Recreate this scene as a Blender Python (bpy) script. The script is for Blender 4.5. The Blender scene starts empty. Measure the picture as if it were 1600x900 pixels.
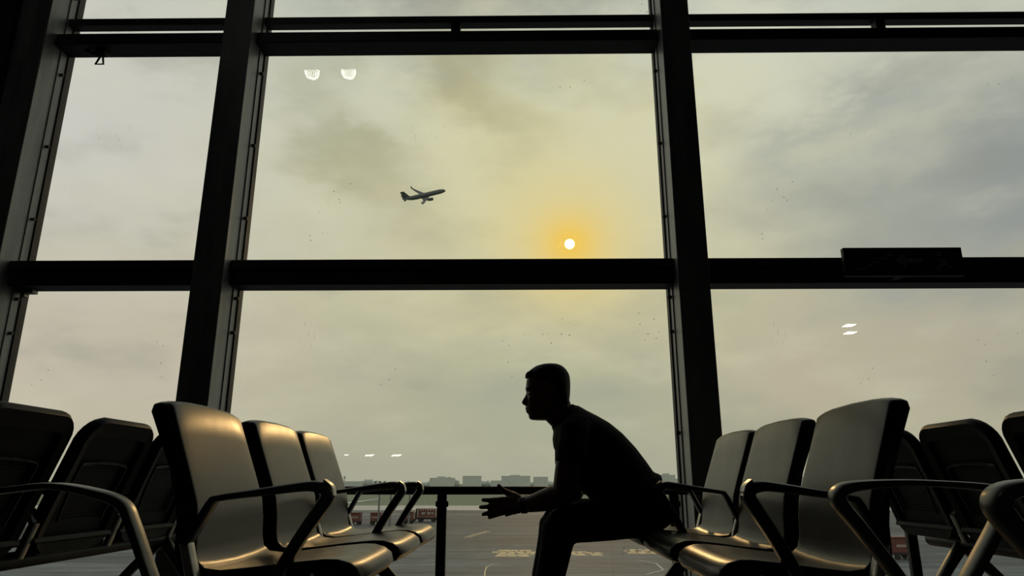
import bpy, bmesh, math, random
from mathutils import Vector, Matrix, noise
random.seed(7)
R = math.radians
PI = math.pi
scene = bpy.context.scene
C = scene.collection

# ------------------------------------------------------------------ camera
cam_d = bpy.data.cameras.new('camera'); cam = bpy.data.objects.new('camera', cam_d); C.objects.link(cam)
cam.location = (0, 0, 0.635)
cam.rotation_euler = (R(90 + 15.66), 0, R(0.7))
cam_d.sensor_width = 36; cam_d.lens = 36 * 1088 / 1600
cam_d.clip_start = 0.05; cam_d.clip_end = 9000
scene.camera = cam
scene.view_settings.view_transform = 'Standard'
scene.view_settings.look = 'None'
scene.view_settings.exposure = 0.0
scene.view_settings.gamma = 1
scene.view_settings.use_curve_mapping = False

# ------------------------------------------------------------------ node helpers
def lin(r, g, b):
    f = lambda c: (c / 255 / 12.92) if c / 255 <= .04045 else ((c / 255 + .055) / 1.055) ** 2.4
    return (f(r), f(g), f(b), 1)

class NT:
    def __init__(s, tree): s.t = tree; s.n = tree.nodes; s.l = tree.links
    def put(s, sock, v):
        if v is None: return
        if hasattr(v, 'is_output'): s.l.new(v, sock)
        else: sock.default_value = v
    def math(s, op, a, b=None, c=None, clamp=False):
        n = s.n.new('ShaderNodeMath'); n.operation = op; n.use_clamp = clamp
        s.put(n.inputs[0], a); s.put(n.inputs[1], b)
        if c is not None: s.put(n.inputs[2], c)
        return n.outputs[0]
    def mix(s, f, a, b):
        n = s.n.new('ShaderNodeMix'); n.data_type = 'RGBA'
        s.put(n.inputs[0], f); s.put(n.inputs[6], a); s.put(n.inputs[7], b)
        return n.outputs[2]
    def noise(s, vec, scale, detail=3, rough=.5):
        n = s.n.new('ShaderNodeTexNoise'); s.put(n.inputs['Vector'], vec)
        n.inputs['Scale'].default_value = scale; n.inputs['Detail'].default_value = detail; n.inputs['Roughness'].default_value = rough
        return n.outputs['Fac']
    def mapping(s, vec, scale=(1, 1, 1), rot=(0, 0, 0)):
        n = s.n.new('ShaderNodeMapping'); s.put(n.inputs['Vector'], vec)
        n.inputs['Scale'].default_value = scale; n.inputs['Rotation'].default_value = rot
        return n.outputs[0]
    def ramp(s, fac, stops):
        n = s.n.new('ShaderNodeValToRGB'); s.put(n.inputs[0], fac); e = n.color_ramp.elements
        while len(e) < len(stops): e.new(0.5)
        for i, (p, c) in enumerate(stops): e[i].position = p; e[i].color = c
        return n.outputs[0]
    def smooth(s, v, a, b):
        n = s.n.new('ShaderNodeMapRange'); n.interpolation_type = 'SMOOTHSTEP'
        s.put(n.inputs[0], v); n.inputs[1].default_value = a; n.inputs[2].default_value = b
        return n.outputs[0]

# ------------------------------------------------------------------ sky
SUN_AZ, SUN_EL = 4.3, 19.2
def make_world():
    w = bpy.data.worlds.new('sunset_sky'); scene.world = w; w.use_nodes = True
    t = w.node_tree; t.nodes.clear(); k = NT(t)
    tc = t.nodes.new('ShaderNodeTexCoord').outputs['Generated']
    sep = t.nodes.new('ShaderNodeSeparateXYZ'); t.links.new(tc, sep.inputs[0])
    x, y, z = sep.outputs
    az0 = k.math('MULTIPLY', k.math('ARCTAN2', x, y), 180 / PI)
    el0 = k.math('MULTIPLY', k.math('ARCSINE', z), 180 / PI)
    # cloud warp
    comb = t.nodes.new('ShaderNodeCombineXYZ'); t.links.new(az0, comb.inputs[0]); t.links.new(el0, comb.inputs[1])
    n1 = k.noise(k.mapping(comb.outputs[0], (.055, .11, 1), (0, 0, R(-28))), 1.0, 5, .55)
    n2 = k.noise(k.mapping(comb.outputs[0], (.13, .28, 1), (0, 0, R(-38))), 1.0, 6, .6)
    az = k.math('ADD', az0, k.math('MULTIPLY', k.math('SUBTRACT', n1, .5), 22))
    el = k.math('ADD', el0, k.math('MULTIPLY', k.math('SUBTRACT', n2, .5), 13))
    def blob(a, e, sa, se, amp=1.0, warped=True, rot=0.0):
        A, E = (az, el) if warped else (az0, el0)
        da = k.math('SUBTRACT', A, a); de = k.math('SUBTRACT', E, e)
        c, s = math.cos(R(rot)), math.sin(R(rot))
        u = k.math('ADD', k.math('MULTIPLY', da, c / sa), k.math('MULTIPLY', de, s / sa))
        v = k.math('ADD', k.math('MULTIPLY', da, -s / se), k.math('MULTIPLY', de, c / se))
        d = k.math('ADD', k.math('MULTIPLY', u, u), k.math('MULTIPLY', v, v))
        return k.math('MULTIPLY', k.math('EXPONENT', k.math('MULTIPLY', d, -1)), amp)
    f = k.smooth(el, 0, 1)
    base = k.ramp(k.math('DIVIDE', k.math('ADD', el, 5), 60, clamp=True), [
        (0.0, lin(168, 167, 144)), (.16, lin(184, 182, 156)), (.33, lin(199, 196, 168)), (.47, lin(208, 207, 184)),
        (.60, lin(208, 210, 192)), (.72, lin(196, 202, 196)), (1.0, lin(165, 172, 174))])
    col = base
    # pinkish left side, paler high up
    col = k.mix(blob(-36, 8, 18, 12, .85), col, lin(203, 193, 174))
    col = k.mix(blob(-37, 27, 15, 12, .95), col, lin(211, 209, 202))
    col = k.mix(blob(26, 9, 13, 7, .75), col, lin(196, 184, 160))
    col = k.mix(blob(19, 31, 9, 8, .8), col, lin(220, 220, 202))
    # grey cloud bodies
    col = k.mix(blob(38, 20, 13.5, 8.5, 1.0), col, lin(150, 155, 154))
    col = k.mix(blob(28, 16.5, 8, 3.5, .75), col, lin(163, 166, 160))
    col = k.mix(blob(27, 26, 7, 2.2, .7, rot=22), col, lin(160, 165, 163))
    col = k.mix(blob(40, 8, 9, 6, .35), col, lin(165, 162, 150))
    col = k.mix(blob(2, 7.5, 12, 5.5, .85), col, lin(171, 173, 154))
    col = k.mix(blob(-2.5, 31.5, 9, 3.2, 1.0, rot=-48), col, lin(152, 152, 134))
    col = k.mix(blob(-6, 39, 14, 4, 1.0), col, lin(158, 160, 156))
    col = k.mix(blob(-15.5, 26.5, 9, 2.6, .85, rot=-42), col, lin(168, 167, 142))
    col = k.mix(blob(-20, 33, 7, 4, .4), col, lin(196, 200, 180))
    # fine wisps everywhere
    n3 = k.noise(k.mapping(comb.outputs[0], (.075, .17, 1), (0, 0, R(-32))), 1.0, 5, .52)
    col = k.mix(k.math('MULTIPLY', k.smooth(n3, .50, .70), .42), col, lin(154, 155, 143))
    col = k.mix(k.math('MULTIPLY', k.smooth(n3, .50, .28), .30), col, lin(224, 222, 196))
    # sun glow
    col = k.mix(blob(SUN_AZ - 2, SUN_EL + 5, 16, 12, .6), col, lin(230, 222, 168))
    col = k.mix(blob(SUN_AZ, SUN_EL, 5.6, 5.0, .66, False), col, lin(246, 214, 122))
    col = k.mix(blob(SUN_AZ, SUN_EL, 2.2, 2.0, .75, False), col, lin(255, 205, 62))
    # haze at the horizon and below
    col = k.mix(k.math('MULTIPLY', k.smooth(el0, 5, -.5), .75), col, lin(176, 175, 156))
    col = k.mix(k.smooth(el0, -1, -4), col, lin(60, 62, 58))
    # disc
    sx = math.sin(R(SUN_AZ)) * math.cos(R(SUN_EL)); sy = math.cos(R(SUN_AZ)) * math.cos(R(SUN_EL)); sz = math.sin(R(SUN_EL))
    dp = t.nodes.new('ShaderNodeVectorMath'); dp.operation = 'DOT_PRODUCT'
    nm = t.nodes.new('ShaderNodeVectorMath'); nm.operation = 'NORMALIZE'; t.links.new(tc, nm.inputs[0])
    t.links.new(nm.outputs[0], dp.inputs[0]); dp.inputs[1].default_value = (sx, sy, sz)
    disc = k.smooth(dp.outputs['Value'], math.cos(R(.46)), math.cos(R(.34)))
    col = k.mix(disc, col, (2.6, 2.2, 1.25, 1))
    bg = t.nodes.new('ShaderNodeBackground'); t.links.new(col, bg.inputs[0]); bg.inputs[1].default_value = 1.0
    o = t.nodes.new('ShaderNodeOutputWorld'); t.links.new(bg.outputs[0], o.inputs[0])
make_world()

sd = bpy.data.lights.new('sun', 'SUN'); so = bpy.data.objects.new('sun', sd); C.objects.link(so)
sd.energy = .26; sd.angle = R(2.0); sd.color = (1.0, .60, .24)
so.rotation_euler = (R(90 - SUN_EL), 0, R(180 - SUN_AZ))

# ------------------------------------------------------------------ materials
def mat(name, col, rough=.5, metal=0.0, vary=.15, scale=12, bump=0.0, bscale=80, spec=.5, emit=None, stretch=(1, 1, 1)):
    m = bpy.data.materials.new(name); m.use_nodes = True
    t = m.node_tree; k = NT(t); b = t.nodes['Principled BSDF']
    tc = t.nodes.new('ShaderNodeTexCoord').outputs['Object']
    v = k.mapping(tc, stretch)
    n = k.noise(v, scale, 4, .6)
    c0 = (col[0], col[1], col[2], 1)
    lo = tuple(c * (1 - vary) for c in c0[:3]) + (1,); hi = tuple(min(1, c * (1 + vary)) for c in c0[:3]) + (1,)
    k.put(b.inputs['Base Color'], k.mix(k.smooth(n, .3, .7), lo, hi))
    b.inputs['Metallic'].default_value = metal
    k.put(b.inputs['Roughness'], k.math('ADD', k.math('MULTIPLY', k.math('SUBTRACT', n, .5), .18), rough))
    b.inputs['Specular IOR Level'].default_value = spec
    if bump:
        bp = t.nodes.new('ShaderNodeBump'); bp.inputs['Strength'].default_value = bump; bp.inputs['Distance'].default_value = .002
        t.links.new(k.noise(tc, bscale, 3), bp.inputs['Height']); t.links.new(bp.outputs[0], b.inputs['Normal'])
    if emit:
        b.inputs['Emission Color'].default_value = tuple(emit[:3]) + (1,); b.inputs['Emission Strength'].default_value = emit[3]
    return m

M = {}
M['shell'] = mat('brown grey seat plastic', (.027, .024, .021), .32, 0, .12, 9, .08, 300, .25)
M['shell_dark'] = mat('black seat plastic', (.005, .005, .005), .5, 0, .2, 10, .1, 300, .18)
M['arm'] = mat('dark painted aluminium arm', (.05, .05, .05), .30, .8, .15, 20, 0, 80, .5)
M['arm_light'] = mat('worn bare aluminium', (.42, .41, .37), .36, 1.0, .2, 30, .1, 200)
M['arm_mid'] = mat('satin grey metal arm', (.12, .118, .11), .34, .9, .2, 24)
M['beam'] = mat('black powder coated steel', (.02, .02, .02), .45, .3, .2, 14)
M['steel'] = mat('dull grey steel', (.18, .18, .17), .4, .8, .2, 18)
M['mullion'] = mat('grey painted aluminium mullion', (.30, .31, .305), .45, .1, .28, 3, .1, 60, .5, stretch=(2, 2, .35))
M['transom'] = mat('dark painted transom', (.055, .055, .056), .5, .2, .2, 4, stretch=(.3, 2, 2))
M['gasket'] = mat('black rubber gasket', (.01, .01, .01), .6)
M['rail'] = mat('dark brown rail paint', (.022, .016, .013), .4, .2, .2, 6)
M['wall'] = mat('dark wall panel', (.035, .035, .036), .7, 0, .15, 2)
M['ceiling'] = mat('dark ceiling paint', (.03, .03, .03), .8, 0, .1, 2)
M['floor'] = mat('dark polished stone floor', (.03, .03, .029), .35, 0, .25, 3, .05, 40)
M['skin'] = mat('skin', (.17, .09, .06), .5, 0, .08, 25, .1, 300)
M['shirt'] = mat('dark shirt cloth', (.014, .014, .017), .85, 0, .2, 30, .3, 400, .2)
M['trousers'] = mat('black trouser cloth', (.010, .010, .012), .85, 0, .2, 30, .3, 400, .2)
M['hair'] = mat('black hair', (.008, .007, .006), .6, 0, .3, 80, .5, 300, .3)
M['leather'] = mat('black shoe leather', (.012, .011, .010), .4, 0, .2, 20, .1, 200)
M['eye'] = mat('eye white', (.6, .58, .55), .2, 0, .05)
M['band'] = mat('dark wrist band', (.03, .03, .03), .3, .6, .1, 20)
M['sign_green'] = mat('dim green sign face', (.006, .028, .020), .5, 0, .1, 8)
M['sign_mark'] = mat('unlit pale sign print', (.30, .36, .33), .5, 0, .1, 8)
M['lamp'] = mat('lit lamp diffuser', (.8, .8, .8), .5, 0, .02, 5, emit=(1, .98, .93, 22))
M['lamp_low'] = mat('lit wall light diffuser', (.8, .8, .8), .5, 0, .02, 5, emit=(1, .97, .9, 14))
M['lamp_body'] = mat('lamp housing', (.1, .1, .1), .5, .3)
M['grass'] = mat('airfield grass', (.16, .20, .13), .95, 0, .25, .02, stretch=(1, 6, 1))
M['runway'] = mat('pale runway concrete', (.48, .47, .43), .7, 0, .12, .02, stretch=(1, 6, 1))
M['yellow_paint'] = mat('faded yellow ground paint', (.78, .60, .34), .7, 0, .3, .9)
M['white_paint'] = mat('faded white ground paint', (.55, .55, .50), .7, 0, .3, .9)
M['plane'] = mat('airliner paint', (.13, .14, .145), .4, 0, .06, .3)
M['plane_white'] = mat('white airliner paint', (.75, .75, .72), .35, 0, .04, .3)
M['plane_dark'] = mat('dark engine metal', (.10, .10, .11), .4, .5, .1, .6)
M['red'] = mat('red cart paint', (.13, .035, .03), .5, 0, .2, 1.5)
M['white_print'] = mat('white cart print', (.30, .26, .23), .5, 0, .1, 2)
M['tyre'] = mat('black tyre rubber', (.02, .02, .02), .8)
M['far_wall'] = mat('haze-tinted blue grey concrete', (.60, .63, .62), .9, 0, .06, .05)  # haze is put into the pale colours of the far walls, roofs, windows, trees
M['far_roof'] = mat('haze-tinted grey roof', (.56, .59, .58), .9, 0, .08, .05)
M['far_glass'] = mat('haze-tinted window', (.52, .55, .55), .9, 0, .08, .05)
M['far_tree'] = mat('haze-tinted tree foliage', (.50, .54, .52), .95, 0, .1, .08)
M['mast'] = mat('grey galvanised mast', (.16, .17, .17), .6, .3)

def tarmac_mat():
    m = bpy.data.materials.new('streaked apron concrete'); m.use_nodes = True
    t = m.node_tree; k = NT(t); b = t.nodes['Principled BSDF']
    tc = t.nodes.new('ShaderNodeTexCoord').outputs['Object']
    a = k.noise(k.mapping(tc, (.05, .45, 1), (0, 0, R(3))), 1, 6, .65)
    c = k.noise(k.mapping(tc, (.012, .05, 1), (0, 0, R(-6))), 1, 4, .55)
    d = k.noise(k.mapping(tc, (.5, .5, 1)), 1, 5, .6)
    f = k.math('ADD', k.math('MULTIPLY', a, .5), k.math('ADD', k.math('MULTIPLY', c, .35), k.math('MULTIPLY', d, .15)))
    col = k.ramp(f, [(.40, (.040, .050, .058, 1)), (.48, (.072, .086, .096, 1)), (.54, (.118, .138, .150, 1)), (.62, (.20, .228, .24, 1))])
    # slab joints
    br = t.nodes.new('ShaderNodeTexBrick'); br.offset = 0
    t.links.new(k.mapping(tc, (1, 1, 1), (0, 0, R(7))), br.inputs['Vector'])
    br.inputs['Scale'].default_value = 1; br.inputs['Brick Width'].default_value = 6; br.inputs['Row Height'].default_value = 6; br.inputs['Mortar Size'].default_value = .05
    col = k.mix(k.math('MULTIPLY', br.outputs['Fac'], .55), col, (.07, .07, .065, 1))
    t.links.new(col, b.inputs['Base Color'])
    k.put(b.inputs['Roughness'], k.math('ADD', k.math('MULTIPLY', a, .3), .55))
    b.inputs['Specular IOR Level'].default_value = .25
    return m
M['tarmac'] = tarmac_mat()

def glass_mat():
    m = bpy.data.materials.new('slightly dirty window glass'); m.use_nodes = True
    t = m.node_tree; t.nodes.clear(); k = NT(t)
    tr = t.nodes.new('ShaderNodeBsdfTransparent'); tr.inputs[0].default_value = (.985, .99, .98, 1)
    gl = t.nodes.new('ShaderNodeBsdfGlossy'); gl.inputs['Roughness'].default_value = 0.0
    lw = t.nodes.new('ShaderNodeLayerWeight'); lw.inputs[0].default_value = .5
    fr5 = k.math('ADD', k.math('MULTIPLY', k.math('POWER', lw.outputs['Facing'], 5), .96), .035)
    mx = t.nodes.new('ShaderNodeMixShader')
    t.links.new(fr5, mx.inputs[0]); t.links.new(tr.outputs[0], mx.inputs[1]); t.links.new(gl.outputs[0], mx.inputs[2])
    tc = t.nodes.new('ShaderNodeTexCoord').outputs['Object']
    vo = t.nodes.new('ShaderNodeTexVoronoi'); vo.inputs['Scale'].default_value = 16
    t.links.new(tc, vo.inputs['Vector'])
    gate = k.smooth(k.noise(tc, 1.6, 3), .60, .66)
    speck = k.math('MULTIPLY', k.math('LESS_THAN', vo.outputs['Distance'], .085), gate)
    vo2 = t.nodes.new('ShaderNodeTexVoronoi'); vo2.inputs['Scale'].default_value = 5
    t.links.new(k.mapping(tc, (9, 9, .9)), vo2.inputs['Vector'])
    gate2 = k.smooth(k.noise(k.mapping(tc, (1, 1, 1), (.3, .2, 0)), 1.1, 3), .62, .68)
    streak = k.math('MULTIPLY', k.math('LESS_THAN', vo2.outputs['Distance'], .10), gate2)
    dirt = k.math('MAXIMUM', k.math('MULTIPLY', speck, .55), k.math('MULTIPLY', streak, .25))
    df = t.nodes.new('ShaderNodeBsdfDiffuse'); df.inputs[0].default_value = (.05, .045, .04, 1)
    m2 = t.nodes.new('ShaderNodeMixShader')
    t.links.new(dirt, m2.inputs[0]); t.links.new(mx.outputs[0], m2.inputs[1]); t.links.new(df.outputs[0], m2.inputs[2])
    o = t.nodes.new('ShaderNodeOutputMaterial'); t.links.new(m2.outputs[0], o.inputs[0])
    return m
M['glass'] = glass_mat()

# ------------------------------------------------------------------ mesh helpers
class MB:
    """collects shapes, build() links them as ONE mesh object"""
    def __init__(s): s.v = []; s.f = []
    def add(s, vs, fs):
        o = len(s.v); s.v += [tuple(p) for p in vs]; s.f += [tuple(i + o for i in f) for f in fs]; return s
    def box(s, x0, x1, y0, y1, z0, z1):
        return s.add([(x, y, z) for x in (x0, x1) for y in (y0, y1) for z in (z0, z1)],
                     [(0, 1, 3, 2), (4, 6, 7, 5), (0, 4, 5, 1), (2, 3, 7, 6), (0, 2, 6, 4), (1, 5, 7, 3)])
    def loft(s, rings, cap=True, closed=False):
        n = len(rings[0]); vs = [p for r in rings for p in r]; fs = []
        m = len(rings)
        for i in range(m if closed else m - 1):
            for j in range(n):
                a = i * n + j; b = i * n + (j + 1) % n; i2 = (i + 1) % m
                fs.append((a, b, i2 * n + (j + 1) % n, i2 * n + j))
        if cap and not closed:
            fs.append(tuple(range(n - 1, -1, -1))); fs.append(tuple((m - 1) * n + j for j in range(n)))
        return s.add(vs, fs)
    def tube(s, pts, rad, n=8, flat=1.0, up=None, capround=False):
        pts = [Vector(p) for p in pts]
        rad = [rad] * len(pts) if isinstance(rad, (int, float)) else list(rad)
        if capround:
            d0 = (pts[0] - pts[1]).normalized(); d1 = (pts[-1] - pts[-2]).normalized(); r0, r1 = rad[0], rad[-1]
            pts = [pts[0] + d0 * r0 * q for q in (.96, .7)] + pts + [pts[-1] + d1 * r1 * q for q in (.7, .96)]
            rad = [r0 * .25, r0 * .72] + rad + [r1 * .72, r1 * .25]
        rings = []; u = None
        for i, p in enumerate(pts):
            d = (pts[min(i + 1, len(pts) - 1)] - pts[max(i - 1, 0)]).normalized()
            if u is None:
                u = Vector(up) if up else (Vector((0, 0, 1)) if abs(d.z) < .9 else Vector((0, 1, 0)))
            u = (u - d * u.dot(d)).normalized(); w = d.cross(u)
            rings.append([p + (u * math.cos(a) + w * math.sin(a) * flat) * rad[i] for a in [2 * PI * q / n for q in range(n)]])
        return s.loft(rings)
    def sphere(s, c, r, n=12, m=8):
        if isinstance(r, (int, float)): r = (r, r, r)
        rings = []
        for i in range(1, m):
            t = PI * i / m
            rings.append([(c[0] + r[0] * math.sin(t) * math.cos(a), c[1] + r[1] * math.sin(t) * math.sin(a), c[2] + r[2] * math.cos(t)) for a in [2 * PI * q / n for q in range(n)]])
        return s.loft(rings)
    def build(s, name, m, parent=None, smooth=False, bevel=0, kind=None, label=None, fix=True):
        me = bpy.data.meshes.new(name); me.from_pydata(s.v, [], s.f); me.materials.append(M[m] if isinstance(m, str) else m)
        if fix:
            b = bmesh.new(); b.from_mesh(me); bmesh.ops.recalc_face_normals(b, faces=b.faces); b.to_mesh(me); b.free()
        o = bpy.data.objects.new(name, me); C.objects.link(o)
        if smooth:
            for p in me.polygons: p.use_smooth = True
            me.update()
            try: me.set_sharp_from_angle(angle=R(50))
            except Exception: pass
        if bevel:
            bv = o.modifiers.new('bevel', 'BEVEL'); bv.width = bevel; bv.segments = 2; bv.limit_method = 'ANGLE'; bv.angle_limit = R(40)
            bv.harden_normals = True
        if parent: o.parent = parent
        if kind: o['kind'] = kind
        if label: o['label'] = label
        return o

def tag(o, label=None, cat=None, group=None, kind=None):
    if label: o['label'] = label
    if cat: o['category'] = cat
    if group: o['group'] = group
    if kind: o['kind'] = kind
    return o
def empty(name, loc=(0, 0, 0), label=None, cat=None, group=None, kind=None, rz=0):
    o = bpy.data.objects.new(name, None); C.objects.link(o); o.location = loc; o.rotation_euler = (0, 0, rz); o.empty_display_size = .1
    return tag(o, label, cat, group, kind)
def copy_tree(o, parent=None):
    c = o.copy(); C.objects.link(c)
    if parent: c.parent = parent; c.matrix_parent_inverse = o.matrix_parent_inverse.copy()
    for ch in [q for q in bpy.data.objects if q.parent == o]: copy_tree(ch, c)
    return c
def catmull(pts, n=6):
    P = [Vector(p) for p in pts]; P = [P[0] * 2 - P[1]] + P + [P[-1] * 2 - P[-2]]; out = []
    for i in range(1, len(P) - 2):
        for q in range(n):
            t = q / n; a, b, c, d = P[i - 1], P[i], P[i + 1], P[i + 2]
            out.append(.5 * ((2 * b) + (c - a) * t + (2 * a - 5 * b + 4 * c - d) * t * t + (3 * b - a - 3 * c + d) * t ** 3))
    out.append(P[-2]); return out

# ================================================================== SETTING
GZ = -6.4          # apron level outside
GY = 4.68          # glass plane
g = MB().box(-2500, 2500, 6, 197, GZ - .5, GZ)
g.build('ground', 'tarmac', kind='structure')
MB().box(-2500, 2500, 197, 238, GZ - .5, GZ + .01).build('runway', 'runway', kind='structure')
MB().box(-2500, 2500, 238, 620, GZ - .5, GZ).build('grass_field', 'grass', kind='structure')
MB().box(-4500, 4500, 620, 6500, GZ - .5, GZ).build('far_ground', 'grass', kind='structure')

WX0, WX1 = -7.5, 9.5; WY0 = -21.0; WZ1 = 6.2
fl = MB(); fl.box(WX0, WX1, WY0, 4.9, -.25, 0); fl.build('floor', 'floor', kind='structure')
MB().box(WX0, WX1, WY0, 4.9, WZ1, WZ1 + .25).build('ceiling', 'ceiling', kind='structure')
MB().box(WX0 - .25, WX0, WY0, 4.9, -.25, WZ1 + .25).build('wall_left', 'wall', kind='structure')
MB().box(WX1, WX1 + .25, WY0, 4.9, -.25, WZ1 + .25).build('wall_right', 'wall', kind='structure')
MB().box(WX0, WX1, WY0 - .25, WY0, -.25, WZ1 + .25).build('wall_back', 'wall', kind='structure')
# dark pier that closes the window wall on the left
pier = MB().box(WX0, -3.72, 4.32, 4.9, 0, WZ1)
pier.build('wall_front', 'wall', kind='structure', bevel=.01)

# vertical mullions: trim
def mullion(n, x0, x1, face=0.0):
    mb = MB().box(x0, x1, 4.40, 4.66, 0, WZ1)
    o = mb.build('trim_%d' % n, 'mullion', kind='structure', bevel=.006)
    gk = MB()
    gk.box(x0 - .018, x0 + .001, 4.655, 4.72, 0, WZ1); gk.box(x1 - .001, x1 + .018, 4.655, 4.72, 0, WZ1); gk.box(x0 + .001, x1 - .001, 4.66, 4.72, 0, WZ1)
    gk.build('gasket', 'gasket', o)
    # raised channel on both side faces
    for x, sgn in ((x0, -1), (x1, 1)):
        MB().box(min(x - .001 * sgn, x + .008 * sgn), max(x - .001 * sgn, x + .008 * sgn), 4.58, 4.65, 0.02, WZ1).build('channel', 'mullion', o)
    for z in (.95, 1.62, 1.86, 2.45, 3.02, 3.62, 4.1, 4.3, 5.2):
        for x, sgn in ((x0, -1), (x1, 1)):
            MB().tube([(x + sgn * .006, 4.615, z), (x + sgn * .032, 4.615, z)], .012, 8).build('bolt', 'gasket', o)
    return o
MX = [(-3.72, -3.495), (-2.181, -1.972), (1.04, 1.246), (4.26, 4.466), (7.48, 7.686)]
for i, (a, b) in enumerate(MX): mullion(i + 1, a, b)

# bays with transoms, panes
bays = [(-3.495, -2.181), (-1.972, 1.04), (1.246, 4.26), (4.466, 7.48), (7.686, WX1)]
for i, (a, b) in enumerate(bays):
    w = empty('window_%d' % (i + 1), ((a + b) / 2, GY, 0), kind='structure')
    cx = (a + b) / 2; L = a - cx + .002; Rr = b - cx - .002
    def part(name, m, y0, y1, z0, z1, bev=.003, x0=L, x1=Rr):
        return MB().box(x0, x1, y0 - GY, y1 - GY, z0, z1).build(name, m, w, bevel=bev)
    t1 = part('transom', 'transom', 4.53, 4.66, 1.945, 2.045)
    MB().box(L, Rr, 4.50 - GY, 4.66 - GY, 2.045, 2.103).build('transom_ledge', 'transom', t1, bevel=.003)
    MB().box(L, Rr, 4.52 - GY, 4.67 - GY, 1.930, 1.944).build('transom_lip', 'gasket', t1)
    t2 = part('transom', 'transom', 4.52, 4.66, 3.825, 3.915)
    MB().box(L, Rr, 4.50 - GY, 4.67 - GY, 3.808, 3.824).build('transom_lip', 'gasket', t2)
    part('transom', 'transom', 4.60, 4.68, 4.046, 4.107)
    part('transom', 'transom', 4.60, 4.70, -.05, .012)
    part('transom', 'transom', 4.52, 4.66, 5.75, 5.85)
    if b - a > 2:     # small clamps in the middle of the wide bays
        xx = -.02
        MB().box(xx - .035, xx + .035, 4.495 - GY, 4.53 - GY, 1.965, 2.02).tube([(xx, 4.495 - GY, 1.985), (xx, 4.482 - GY, 1.985)], .012, 8).build('clamp', 'gasket', w, bevel=.003)
        MB().box(xx - .035, xx + .035, 4.565 - GY, 4.64 - GY, 3.86, 4.06).build('clamp', 'gasket', w, bevel=.003)
    for (z0, z1) in ((.012, 1.945), (2.09, 3.82), (3.915, 5.75)):
        p = MB().box(L + .005, Rr - .005, -.006, .006, z0, z1).build('pane', 'glass', w)
    MB().box(L, Rr, 4.52 - GY, 4.70 - GY, 5.85, WZ1).build('head_panel', 'wall', w)

# guard rail in front of the glass
gr = empty('guard_rail', (0, 4.30, 0), 'low dark metal guard rail running along the foot of the window wall', 'railing')
MB().box(-3.6, WX1 - .05, -.03, .03, .570, .617).build('top_rail', 'rail', gr, bevel=.008)
for x in (-3.2, -1.83, -.466, .90, 2.26, 3.62, 4.98, 6.34, 7.7):
    p = MB().box(x - .028, x + .028, -.02, .02, 0, .571).build('post', 'rail', gr, bevel=.006)
    MB().box(x - .038, x + .038, -.012, .012, .50, .535).build('glass_clamp', 'rail', p, bevel=.006)

# ================================================================== EXIT SIGN
sg = empty('exit_sign', (2.5, 4.37, 1.93), 'unlit green emergency exit sign with arrow, stairs and running figure, on the right transom', 'sign')
MB().box(-.385, .385, -.02, .02, 0.0, .192).build('sign_box', 'shell_dark', sg, bevel=.004)
MB().box(-.372, .372, -.0235, -.0195, .010, .182).build('face_panel', 'sign_green', sg)
pm = MB()
# arrow pointing left
yA, yB = -.0265, -.0233
def prism2(mb, pts): mb.loft([[(x, yA, z) for x, z in pts], [(x, yB, z) for x, z in pts]])
prism2(pm, [(-.065, .100), (.0, .145), (.010, .118), (.12, .112), (.12, .088), (.010, .084), (.0, .055)])
pm.build('arrow', 'sign_mark', sg)
st = MB()
for q in range(5): prism2(st, [(-.30 + q * .045, .040 + q * .023), (-.25 + q * .045, .040 + q * .023), (-.25 + q * .045, .051 + q * .023), (-.30 + q * .045, .051 + q * .023)])
for q in range(4): prism2(st, [(-.256 + q * .045, .050 + q * .023), (-.248 + q * .045, .050 + q * .023), (-.248 + q * .045, .074 + q * .023), (-.256 + q * .045, .074 + q * .023)])
st.build('stairs_mark', 'sign_mark', sg)
rn = MB()
for a, b, r in [((.235, .118), (.250, .082), .012), ((.250, .084), (.225, .060), .008), ((.225, .060), (.205, .035), .007), ((.252, .084), (.285, .060), .008), ((.285, .060), (.310, .045), .007), ((.237, .115), (.212, .092), .006), ((.240, .112), (.268, .098), .006)]:
    d = Vector((b[0] - a[0], b[1] - a[1])).normalized(); nx, nz = -d.y * r, d.x * r
    prism2(rn, [(a[0] + nx, a[1] + nz), (a[0] - nx, a[1] - nz), (b[0] - nx, b[1] - nz), (b[0] + nx, b[1] + nz)])
prism2(rn, [(.228 + .014 * math.cos(2 * PI * q / 12), .140 + .014 * math.sin(2 * PI * q / 12)) for q in range(12)])
rn.build('running_figure_mark', 'sign_mark', sg)
MB().box(-.03, .03, .02, .16, .012, .05).build('bracket', 'shell_dark', sg, bevel=.003)

# small fixtures on the left window
cm = empty('window_bracket', (-3.21, 4.58, 3.81), 'small angular metal latch bracket hanging under the upper transom at far left', 'bracket')
MB().tube([(-.10, 0, .0), (.02, -.01, -.05)], .010, 6).build('arm', 'gasket', cm)
MB().box(-.005, .075, -.03, .03, -.045, 0).build('mount', 'gasket', cm, bevel=.004)
MB().tube([(.03, 0, -.045), (.0, 0, -.12), (.06, 0, -.12), (.045, 0, -.045)], .008, 6).build('hook', 'gasket', cm)
c2 = MB().box(0, .11, -.03, .03, -.03, 0).box(.02, .05, -.02, .02, -.055, -.03)
o = c2.build('window_stop', 'steel', bevel=.003); o.location = (-3.475, 4.62, 1.931)
tag(o, 'tiny grey stop plate under the middle transom beside the left pier', 'bracket')

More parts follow.
